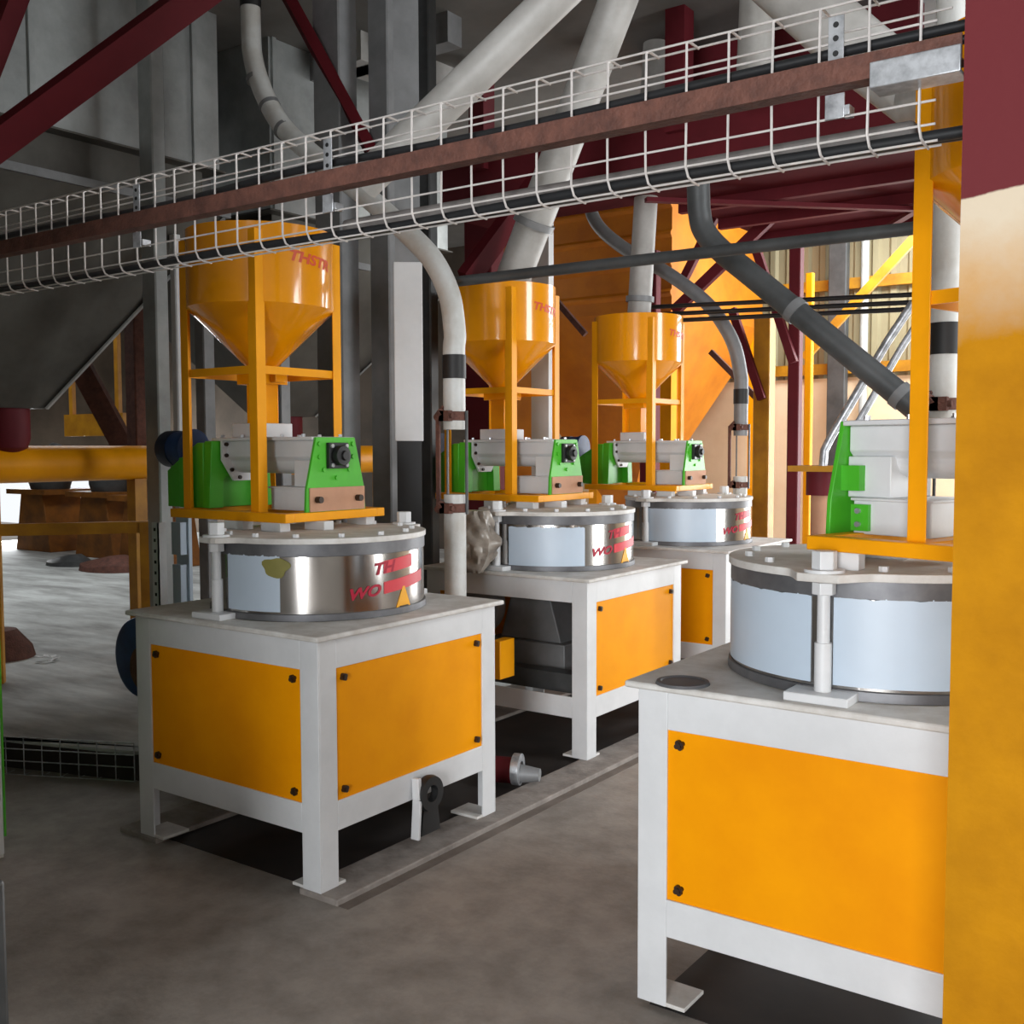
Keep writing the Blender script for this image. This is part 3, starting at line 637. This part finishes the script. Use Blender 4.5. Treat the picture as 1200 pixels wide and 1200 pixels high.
# corrugated sheeting above the plaster dado
q = MB(); x = -5.2
while x < 9:
    if .05 < x < 2.6: x += .2; continue
    q.box((x, YB+.02, zd), (x+.2, YB+.05, 4.5)); q.prism([(0, 0), (.03, -.035), (.09, -.035), (.12, 0)], (x+.04, YB+.02, zd), (1, 0, 0), (0, 1, 0), (0, 0, 4.5-zd)); x += .2
struct('wall_back_sheeting', q, 'corr')
q = MB()
for z in (zd+.1, zd+1.05): q.box((-7, YB-.10, z-.06), (.08, YB-.02, z+.06))
struct('trim_1', q, 'olive')
lw = [(u, X(u, 600, -14).y) for u in (-10, 140)]
struct('wall_light_block', MB().box((-7, -3.45, -.05), (1.3, -3.3, 4.5)), 'wallgrey')  # unseen wall added to keep rear daylight off the first mill's front
struct('wall_left', wall_x(-14.2, .2, -9, 10, -.05, 4.5, [(lw[0][1], lw[1][1], -.05, 1.62)]), 'wallbrown')

# maroon deck underside on the right, fascia beams and purlins
dk = empty('upper_deck', (0, 0, 0), label='maroon steel deck seen from below at the upper right', cat='steel deck')
MB().box((-.9, 3.95, 3.42), (3.4, 6.1, 3.46)).box((-2.6, 3.95, 3.42), (-.9, 4.5, 3.46)).build('deck_plate', M['maroondk'], dk)
q = MB(); q.box((-2.6, 3.85, 3.36), (3.4, 3.95, 3.38)).box((-2.6, 3.89, 3.36), (3.4, 3.91, 3.80)).box((-2.6, 3.85, 3.78), (3.4, 3.95, 3.80)); q.build('fascia_beam', M['maroon'], dk)
for y in (4.6, 5.3, 6.04):
    q = MB(); q.box((-.9, y, 3.34), (3.4, y+.06, 3.42)); q.build('purlin', M['maroon'], dk)
for p0, p1 in (((-.85, 4.0), (1.2, 6.0)), ((1.6, 4.0), (.2, 6.0))):
    q = MB(); q.bar((*p0, 3.32), (*p1, 3.32), .06, .03); q.build('plan_brace', M['maroon'], dk)
for x in (-2.2, -.55, 1.2):
    q = MB(); q.box((x-.07, 3.83, 3.7), (x+.07, 3.97, 4.5)); q.build('hanger', M['maroon'], dk)
# maroon columns and braces under the deck
def boxsec(q, p, w, d, z0, z1, c=.008):
    a, b = w/2, d/2
    q.prism([(-a+c, -b), (a-c, -b), (a, -b+c), (a, b-c), (a-c, b), (-a+c, b), (-a, b-c), (-a, -b+c)], (p.x, p.y, z0), (1, 0, 0), (0, 1, 0), (0, 0, z1-z0))
    q.box((p.x-a-.03, p.y-b-.03, z0), (p.x+a+.03, p.y+b+.03, z0+.012))
def post(name, p, z0, z1, s, m, label, cat='post', two=None, group=None):
    w, d = s if isinstance(s, tuple) else (s, s)
    q = MB(); t = .012   # I section
    boxsec(q, p, w, d, z0, z1)
    return tag(q.build(name, M[m]), label, cat, group)
post('deck_post', Y(931, 500, 6.3), -.05, 3.34, (.10, .10), 'maroon', 'maroon post standing beside a thin yellow post, before the cream wall')
post('yellow_post', Y(895, 500, 6.45), -.05, Y(895, 372, 6.45).z, (.15, .15), 'olive', 'square yellow post right of the bent grey pipe')
post('thin_yellow_post', Y(947, 500, 7.6), -.05, 3.3, .07, 'yellowleg', 'thin yellow post just behind the maroon post')
post('deck_post', Y(762, 420, 5.95), -.05, 3.36, (.16, .1), 'maroon', 'maroon post seen between the farthest hopper legs')
post('deck_post', Y(568, 480, 5.0), -.05, 3.8, (.30, .2), 'maroon', 'wide maroon post behind the middle hopper')
def brace(p, q_, w, m, label, t=.05, cat='brace'):
    o = MB().bar(p, q_, w, t, (0, 1, 0)).build('diagonal_brace', M[m]); return tag(o, label, cat)
brace(Y(846, 238, 5.9), Y(800, 330, 5.9), .07, 'maroon', 'short maroon brace leaning over the bent grey pipe', .06)
brace(Y(935, 225, 5.7), Y(790, 365, 5.7), .09, 'maroon', 'long maroon brace crossing in front of the amber bin', .06)
brace(Y(884, 285, 6.2), Y(930, 425, 6.2), .07, 'maroon', 'steep maroon brace meeting the maroon post', .06)
brace(Y(858, 362, 6.35), Y(893, 468, 6.35), .07, 'maroon', 'maroon brace ending on the square yellow post', .06)
brace(Y(833, 412, 6.5), Y(890, 470, 6.5), .05, 'rust', 'thin dark brace running down to the square yellow post', .04)
brace(Y(1078, 272, 8.2), Y(942, 420, 8.2), .09, 'olive', 'long ochre brace before the corrugated wall', .05)
# grey shed column, downpipe on the back wall
post('shed_column', Y(982, 400, 9.2), -.05, 4.5, (.20, .12), 'greydk', 'dark grey shed column against the corrugated wall')
cable('downpipe', [Vector((Y(1008, 500, 9.3).x, 9.38, -.05)), Vector((Y(1008, 500, 9.3).x, 9.38, 4.5))], .045, 'pale downpipe fixed on the back wall by the shed column', 'pipe', 'pipe')

# big amber bin with pyramid bottom behind the hoppers
fy = 6.75
A0 = Y(566, 250, fy); A1 = Y(893, 250, fy+2.3); zc = Y(890, 386, fy+2.3).z; B0 = Y(700, 500, fy+1.2)
ab = empty('amber_bin', ((A0.x+A1.x)/2, fy+1.2, 0), label='large dented amber bin with tapering bottom behind the hoppers', cat='bin')
w = (A1.x-A0.x)/2; zt = 4.3
q = MB(); dd = 1.15; n_ = 26
q.box((-w, -dd, zc), (w, dd, zt))
vs = [(-w, -dd, zc), (w, -dd, zc), (w, dd, zc), (-w, dd, zc), (-.16, -.16, .95), (.16, -.16, .95), (.16, .16, .95), (-.16, .16, .95)]
bb = q.build('bin_body', M['bin'], ab)
MB().add(vs, [(0, 1, 5, 4), (1, 2, 6, 5), (2, 3, 7, 6), (3, 0, 4, 7), (4, 5, 6, 7), (3, 2, 1, 0)]).build('bin_cone', M['bin'], ab)
for i in range(5):
    z = zc+.12+i*(zt-zc-.2)/4; q = MB(); q.prism([(0, 0), (-.03, .03), (-.03, .05), (0, .08)], (-w, -dd, z), (0, 1, 0), (0, 0, 1), (2*w, 0, 0)); q.build('stiffener_rib', M['bin'], bb)
for sx in (-1, 1):
    for sy in (-1, 1): MB().cbox((sx*(w-.06), sy*(dd-.06), zc/2-.02), (.12, .12, zc-.02)).build('bin_leg', M['yellowleg'], ab)
q = MB(); a = Y(690, 470, fy-.25); q.box((-w+.25, -dd-.12, -.05), (-w+.70, -dd-.06, zc)); q.build('side_sheet', M['bin'], ab)

# ------------------------------------------------------------------ galvanised bins on the left
def galv_bin(yc, label, zb=3.47):
    root = empty('galvanised_bin', (-4.1, yc, 0), label=label, cat='bin', group='galvanised storage bins')
    q = MB(); q.box((-1.0, -1.0, zb), (1.0, 1.0, 4.5)); b = q.build('bin_body', M['galv'], root)
    for y in (-.98, -.35, .55, .78): 
        q = MB(); q.box((1.0, y, zb), (1.022, y+.035, 4.5)); q.build('wall_rib', M['galv'], b)
    q = MB(); q.box((-1.03, -1.03, zb-.012), (1.03, 1.03, zb)); q.build('bottom_flange', M['galvdk'], root)
    vs = [(-.92, -.92, zb-.012), (.92, -.92, zb-.012), (.92, .92, zb-.012), (-.92, .92, zb-.012), (-.92, -.92, zb-.28), (.92, -.92, zb-.28), (.92, .92, zb-.28), (-.92, .92, zb-.28)]
    MB().add(vs, [(0, 1, 5, 4), (1, 2, 6, 5), (2, 3, 7, 6), (3, 0, 4, 7), (4, 5, 6, 7), (3, 2, 1, 0)]).build('collar', M['galvdk'], root)
    z1 = zb-.28
    q = MB()
    for (a, b_) in (((-1.05, -1.05), (1.05, -.98)), ((-1.05, .98), (1.05, 1.05)), ((-1.05, -.98), (-.98, .98)), ((.98, -.98), (1.05, .98))): q.box((*a, z1-.03), (*b_, z1+.02))
    q.build('ring_beam', M['greysteel'], root)
    s = 1.02; vs = [(-s, -s, z1-.03), (s, -s, z1-.03), (s, s, z1-.03), (-s, s, z1-.03), (-.19, -.19, 1.87), (.19, -.19, 1.87), (.19, .19, 1.87), (-.19, .19, 1.87)]
    hp = MB().add(vs, [(0, 1, 5, 4), (1, 2, 6, 5), (2, 3, 7, 6), (3, 0, 4, 7), (4, 5, 6, 7), (3, 2, 1, 0)]).build('hopper_cone', M['galvdk'], root)
    for sx, sy in ((1, 1), (1, -1)):
        q = MB(); q.bar((sx*s, sy*s, z1-.03), (sx*.19, sy*.19, 1.87), .06, .012, (0, 0, 1)); q.build('seam_flange', M['galv'], hp)
    q = MB(); q.lathe([(0, -.05), (.08, -.04), (.14, 0), (.16, .06), (.16, .27), (0, .27)], (0, 0, 1.61), n=32); q.build('outlet_valve', M['maroon'], root)
    return root
galv_bin(1.15, 'galvanised bin with dark sloping hopper at the upper left')
galv_bin(3.6, 'galvanised bin behind the grey columns', 3.3)
# yellow screw tube under the bins, on legs
st = empty('screw_tube', (-4.1, 1.2, 0), label='fat yellow horizontal tube under the galvanised bins', cat='screw conveyor')
q = MB(); q.cyl((0, -2.4, 1.50), (0, 5.2, 1.50), .125, 36); q.build('tube', M['yellowleg'], st)
for y in (-1.0, .95, 1.9, 3.6):
    q = MB(); q.box((-.05, y-.05, zs), (.05, y+.05, 1.38)); q.build('leg', M['olive'], st)
# yellow guard rail in front
a = D(-40, 622, 6.6); b = D(181, 622, 6.9)
gr = empty('guard_rail', (a.x, a.y, zs), math.atan2(b.y-a.y, b.x-a.x), label='yellow guard rail in front of the dusty slab', cat='rail'); L_ = (b-a).xy.length
q = MB(); q.bar((-.3, 0, a.z-zs), (L_+.06, 0, a.z-zs), .05, .075); q.build('top_rail', M['olive'], gr)
for xx, w_ in ((.15, .09), (L_-.02, .14)):
    q = MB(); q.box((xx-w_/2, -.04, 0), (xx+w_/2, .04, a.z-zs+(.03 if xx > 1 else .4))); q.build('rail_post', M['olive'], gr)
p = D(162, 500, 8.3); post('brown_post', p, .12, 3.4, .13, 'rust', 'dark brown post behind the yellow tube, left of the shiny grey column')
q = MB(); p = D(112, 498, 10.5); q.box((p.x-.5, p.y-.03, p.z-.11), (p.x+.5, p.y+.03, p.z+.11)); q.box((p.x-.42, p.y-.02, p.z), (p.x-.36, p.y+.02, 4.5)); q.box((p.x+.36, p.y-.02, p.z), (p.x+.42, p.y+.02, 4.5)); tag(q.build('ochre_panel', M['olive']), 'ochre panel hanging just above the yellow tube', 'panel')
# grey structural columns
def column(u, d, w, z1, label, m='greysteel', dy=None):
    p = D(u, 520, d); q = MB(); dy = dy or w; t = .02
    boxsec(q, p, w, dy, 0, z1)
    return tag(q.build('steel_column', M[m]), label, 'column')
column(186, 6.3, .13, 4.5, 'shiny grey column at the left edge of the nearest hopper', 'galv', .09)
column(242, 7.6, .10, 4.5, 'pale column visible under the nearest hopper, left of its chute', 'greysteel', .10)
column(331, 7.9, .09, 4.5, 'pale column visible under the nearest hopper, right of its chute', 'greysteel', .10)
column(398, 6.2, .21, 4.5, 'wide grey column right of the nearest hopper', 'greysteel', .15)
column(455, 6.1, .15, 4.5, 'grey column carrying a white duct, left of the white pipe', 'greysteel', .12)
p = D(479, 430, 5.6)
wd = empty('white_duct', (p.x, p.y, 0), R(40), label='flat white duct hanging on a grey column left of the white pipe', cat='duct')
MB().box((-.075, -.05, D(478, 517, 5.6).z), (.075, .05, D(478, 310, 5.6).z)).build('duct_body', M['white'], wd, bevel=.004)
q = MB(); q.box((-.065, -.045, D(478, 310, 5.6).z), (.065, .045, 4.5)); q.build('upper_collar', M['greysteel'], wd)
q = MB(); q.box((-.065, -.04, 0), (.065, .04, D(478, 517, 5.6).z)); q.build('dark_lower_duct', M['black'], wd)
column(503, 6.5, .10, 4.5, 'dark grey column between the white duct and the white pipe', 'greydk', .08)
column(210, 7.0, .06, 3.0, 'narrow white post beside the left hopper leg', 'white', .05)
p = D(640, 420, 7.05); q = MB(); q.box((p.x-.10, p.y-.03, -.05), (p.x+.04, p.y+.03, 3.34)); tag(q.build('white_strut', M['white']), 'thin bright white strut behind the middle hopper', 'post')
# slotted strut and pale sheets beside the nearest drum
p = D(188, 650, 5.35); ss = empty('slotted_strut', (p.x, p.y, 0), label='slotted pale angle post left of the nearest drum', cat='post')
q = MB(); q.box((-.025, -.03, .12), (.025, -.024, D(188, 612, 5.35).z)).box((.019, -.03, .12), (.025, .02, D(188, 612, 5.35).z)); q.build('angle_post', M['white'], ss)
q = MB()
for i in range(12): q.box((-.007, -.0325, D(188, 618, 5.35).z-.016-i*.055), (.007, -.029, D(188, 618, 5.35).z-i*.055))
q.build('slots', M['black'], ss)
p2 = D(207, 650, 5.5); q = MB(); q.box((p2.x-.04, p2.y, D(207, 650, 5.5).z), (p2.x+.035, p2.y+.04, D(207, 612, 5.5).z)); q.box((p2.x-.036, p2.y, .12), (p2.x+.03, p2.y+.04, D(207, 662, 5.5).z)); q.box((p2.x-.05, p2.y+.04, .12), (p2.x+.05, p2.y+.06, 1.28))
tag(q.build('film_covered_post', M['film']), 'pale blue film covered post next to the slotted angle', 'post')
# maroon braces over the bins
o = MB().bar(D(-110, 246, 4.55), D(262, -28, 4.75), .06, .135, (.3, -.8, .6)).build('roof_brace', M['maroon']); tag(o, 'maroon brace slanting across the upper left bin', 'brace')
o = MB().bar(D(-20, 95, 4.7), D(38, -55, 4.9), .06, .10, (.3, -.8, .6)).build('roof_brace', M['maroon']); tag(o, 'maroon brace at the extreme upper left corner', 'brace')
o = MB().bar(D(318, -40, 6.0), D(450, 205, 6.0), .06, .16, (.3, -.8, .6)).build('roof_brace', M['maroondk']); tag(o, 'dark maroon brace between the elbow pipe and the grey columns', 'brace')
o = MB().bar(D(545, 330, 6.3), D(640, 200, 6.6), .06, .16, (.3, -.8, .6)).build('roof_brace', M['maroondk']); tag(o, 'maroon brace over the middle hopper, left of its spout', 'brace')
o = MB().bar(D(92, 425, 8.6), D(146, 525, 8.6), .17, .08, (.5, -.8, 0)).build('diagonal_brace', M['rust']); tag(o, 'dark brown brace under the bin, above the yellow tube', 'brace')
brace(Y(650, 350, 5.6), Y(686, 392, 5.6), .05, 'rust', 'thin dark brace between the middle and the farthest hopper', .04)
# deck beams under the ceiling
q = MB(); a = D(405, -10, 7.4); b = D(548, 88, 8.4); a.z = b.z = 4.4; q.bar(a, b, .30, .2); tag(q.build('ceiling_beam', M['spout']), None, None, None, 'structure')
q = MB(); a = D(730, 30, 7.4); b = D(900, 20, 6.8); a.z = b.z = 4.3; q.box((-1.2, 4.6, 4.0), (.8, 4.75, 4.5)); tag(q.build('ceiling_beam', M['maroon']), None, None, None, 'structure')
q = MB(); q.box((-6, 3.0, 4.3), (-1.8, 3.15, 4.5)); tag(q.build('ceiling_beam', M['greysteel']), None, None, None, 'structure')

# ------------------------------------------------------------------ far machines beyond the slab
def far_mill(u, d, label):
    p = D(u, 600, d); root = empty('far_mill', (p.x, p.y, zs), label=label, cat='mill', group='orange mills beyond the slab')
    q = MB(); q.prism([(-.45, 0), (.45, 0), (.28, .85), (-.28, .85)], (0, -.3, 0), (1, 0, 0), (0, 0, 1), (0, .6, 0)); q.build('pedestal', M['farochre'], root, bevel=.01)
    q = MB(); q.box((-.5, -.4, .83), (.5, .4, .9)); q.build('table', M['farochre'], root)
    q = MB(); q.lathe([(0, .9), (.27, .9), (.30, 1.0), (.30, 1.35), (.22, 1.45), (0, 1.45)], n=28); q.build('grinding_head', M['greydk'], root)
    q = MB(); q.path(arc((.1, 0, 1.15), .35, 0, PI/2, 8, (1, 0, 0), (0, 0, 1)), .08, 16); q.build('elbow', M['greysteel'], root)
    return root
far_mill(60, 15.6, 'orange mill beyond the slab at the far left opening')
far_mill(132, 14.6, 'orange mill beyond the slab, next to the yellow rail post')
far_mill(186, 13.4, 'orange mill beyond the slab, partly behind the grey column')
for i, (u, v, s, lab) in enumerate(((80, 662, .2, 'dark lump of sacking at the far edge of the slab'), (128, 668, .26, 'reddish sack lying at the far edge of the slab'))):
    p = Z(u, v, zs); q = MB(); n = 20
    q.lathe([(0, .20*s/.3), (.25*s/.3, .17*s/.3), (.42*s/.3, .08*s/.3), (.44*s/.3, 0), (0, 0)], n=n)
    q.v = [(x*1.3*(1+.1*math.sin(5*y)), y*.8, max(0, z*(1+.25*math.sin(9*x+4*y)))) for x, y, z in q.v]
    tag(q.build('sack', M['rust' if i else 'greydk'], None, (p.x, p.y, zs)), lab, 'sack')
# small litter on slab
p = Z(55, 775, zs); q = MB(); n = 9
for i in range(7):
    a = i*.9; q.prism([(.03, -.02), (.08, -.015), (.09, .01), (.05, .02)], (0, 0, .004*i), (math.cos(a), math.sin(a), .15), (-math.sin(a), math.cos(a), .1), (0, 0, .004))
tag(q.build('torn_paper', M['white'], None, (p.x, p.y, zs+.005)), 'scrap of torn white paper on the dusty slab', 'paper')
p = Z(8, 772, zs); q = MB(); q.lathe([(0, .22), (.12, .20), (.22, .08), (.24, 0), (0, 0)], n=18); tag(q.build('sack', M['rust'], None, (p.x-.1, p.y, zs)), 'brown sack cut by the left picture edge', 'sack')
# wire basket lying at the slab edge
a = Z(-60, 903, FZ); b = Z(158, 916, FZ); d = (b-a).normalized(); L_ = (b-a).length; h = .19
wb_ = MB()
for zz in (0, .07, .13, h): wb_.cyl(a+Vector((0, 0, zz)), b+Vector((0, 0, zz)), .003, 6)
n_ = int(L_/.1)
for i in range(n_+1):
    c = b-d*(i*.1); wb_.cyl(c, c+Vector((0, 0, h)), .003, 6); wb_.cyl(c, c+Vector((-d.y, d.x, 0))*.06, .003, 6)
tag(wb_.build('wire_tray', M['zinc']), 'dull wire mesh tray lying on the floor at the slab edge', 'cable tray')
# coupling on the floor between the near mills
p = Z(604, 918, -.0); fc = empty('pipe_coupling', (p.x, p.y, 0), R(20), label='maroon pipe coupling with silver clamp on the plinth', cat='coupling')
q = MB(); q.cyl((-.16, 0, .062), (-.005, 0, .062), .062, 28); q.build('maroon_sleeve', M['maroon'], fc)
q = MB(); q.lathe([(.04, -.02), (.075, -.018), (.075, .018), (.04, .02)], n=28, close=True); q.v = [(.01+z, x, .07+y) for x, y, z in q.v]; q.build('clamp_ring', M['zinc'], fc)
q = MB(); q.cyl((.02, 0, .05), (.12, 0, .05), .045, 24, .03); q.build('nozzle', M['greysteel'], fc)
# crumpled plastic hanging beside the open mill's drum
import mathutils
c = D(556, 630, 5.6); q = MB(); nu, nv = 30, 22; vs = []
for j in range(nv+1):
    t = j/nv
    for i in range(nu):
        a = 2*PI*i/nu; r0 = (.115-.02*math.cos(6*t))*math.sin(PI*min(1, .12+t*.86))**.35
        nz = mathutils.noise.noise((math.cos(a)*2.6, math.sin(a)*2.6, t*5))*.035+abs(mathutils.noise.noise((math.cos(a)*6, math.sin(a)*6, t*9+3)))*.02
        vs.append((c.x+(r0+nz)*math.cos(a), c.y+(r0*.8+nz)*math.sin(a), .940+.33*(1-t)))
fs = [(j*nu+i, j*nu+(i+1) % nu, (j+1)*nu+(i+1) % nu, (j+1)*nu+i) for j in range(nv) for i in range(nu)]+[tuple(range(nu)), tuple(nv*nu+i for i in range(nu-1, -1, -1))]
q.add(vs, fs); tag(q.build('plastic_bag', M['bag'], smooth=50), 'crumpled grey plastic bag leaning on the drum with open cabinet', 'bag')
# pale machine at the left picture edge
e1 = Z(9, 1000, 0); lm = empty('edge_cabinet', (e1.x, e1.y, -.05), label='white machine side with green edge cut by the left border', cat='cabinet')
q = MB(); q.box((-.7, -.5, .05), (-.008, -.009, 1.53)); q.build('side_panel', M['white'], lm)
q = MB(); q.box((-.7, -.0085, .12), (-.004, .0, 1.53)); q.build('green_edge', M['green'], lm)
q = MB(); q.box((-.7, -.5, 1.5305), (-.008, .0, 1.86)); q.build('green_top', M['dgreen'], lm)
q = MB(); q.box((-.7, -.5, 0), (-.03, -.42, .05)); q.box((-.7, -.08, 0), (-.03, 0, .05)); q.build('foot', M['whited'], lm)
e2 = D(7, 1030, 2.3); q = MB(); q.box((e2.x-.4, e2.y-.5, -.05), (e2.x, e2.y, e2.z)); tag(q.build('equipment_box', M['greydk'], bevel=.01), 'dark grey box cut by the lower left border', 'box')

# ------------------------------------------------------------------ light
def area(name, loc, rot, sx, sy, p, col=(.95, .98, 1)):
    l = bpy.data.lights.new(name, 'AREA'); l.shape = 'RECTANGLE'; l.size = sx; l.size_y = sy; l.energy = p; l.color = col
    o = bpy.data.objects.new(name, l); COL.objects.link(o); o.location = loc; o.rotation_euler = rot
def facing(d):  # area lights shine along local -Z
    return Vector(d).to_track_quat('-Z', 'Y').to_euler()
area('daylight_right_door', (8.55, 3.3, 2.1), facing((-1, 0, 0)), 2.1, 4.2, 390)
area('fill_roof_back', (.5, 7.3, 4.48), facing((-.15, .75, -1)), 2.2, 1.0, 250)  # added fill lamp to brighten the cream back wall
area('fill_roof_right', (4.6, .6, 4.48), facing((0, 0, -1)), 1.6, 3.6, 130)  # added fill lamp to lift the mill table tops from above
area('daylight_back_door', (1.35, 9.45, 2.1), facing((0, -1, 0)), 2.35, 4.2, 380)
area('daylight_rear_door', (4.0, -8.95, 1.75), facing((0, 1, 0)), 2.7, 3.5, 800, (.94, .97, 1))
area('daylight_rear_window', (-1.45, -8.95, 1.9), facing((0, 1, 0)), .85, 2.5, 90)
area('daylight_left_door', (-13.9, (lw[0][1]+lw[1][1])/2, .8), facing((1, 0, 0)), abs(lw[1][1]-lw[0][1]), 1.6, 240)
area('fill_roof_left', (-7.6, 3.2, 4.48), facing((0, 0, -1)), 1.6, 5, 110)  # added fill lamp to brighten the slab on the left
w = bpy.data.worlds.new('sky'); SC.world = w; w.use_nodes = True
w.node_tree.nodes['Background'].inputs[0].default_value = (.95, .98, 1, 1); w.node_tree.nodes['Background'].inputs[1].default_value = 1.0
SC.view_settings.view_transform = 'Standard'; SC.view_settings.look = 'None'; SC.view_settings.gamma = 1; SC.view_settings.exposure = 0
SC.cycles.max_bounces = 10; SC.cycles.diffuse_bounces = 5; SC.cycles.sample_clamp_indirect = 8
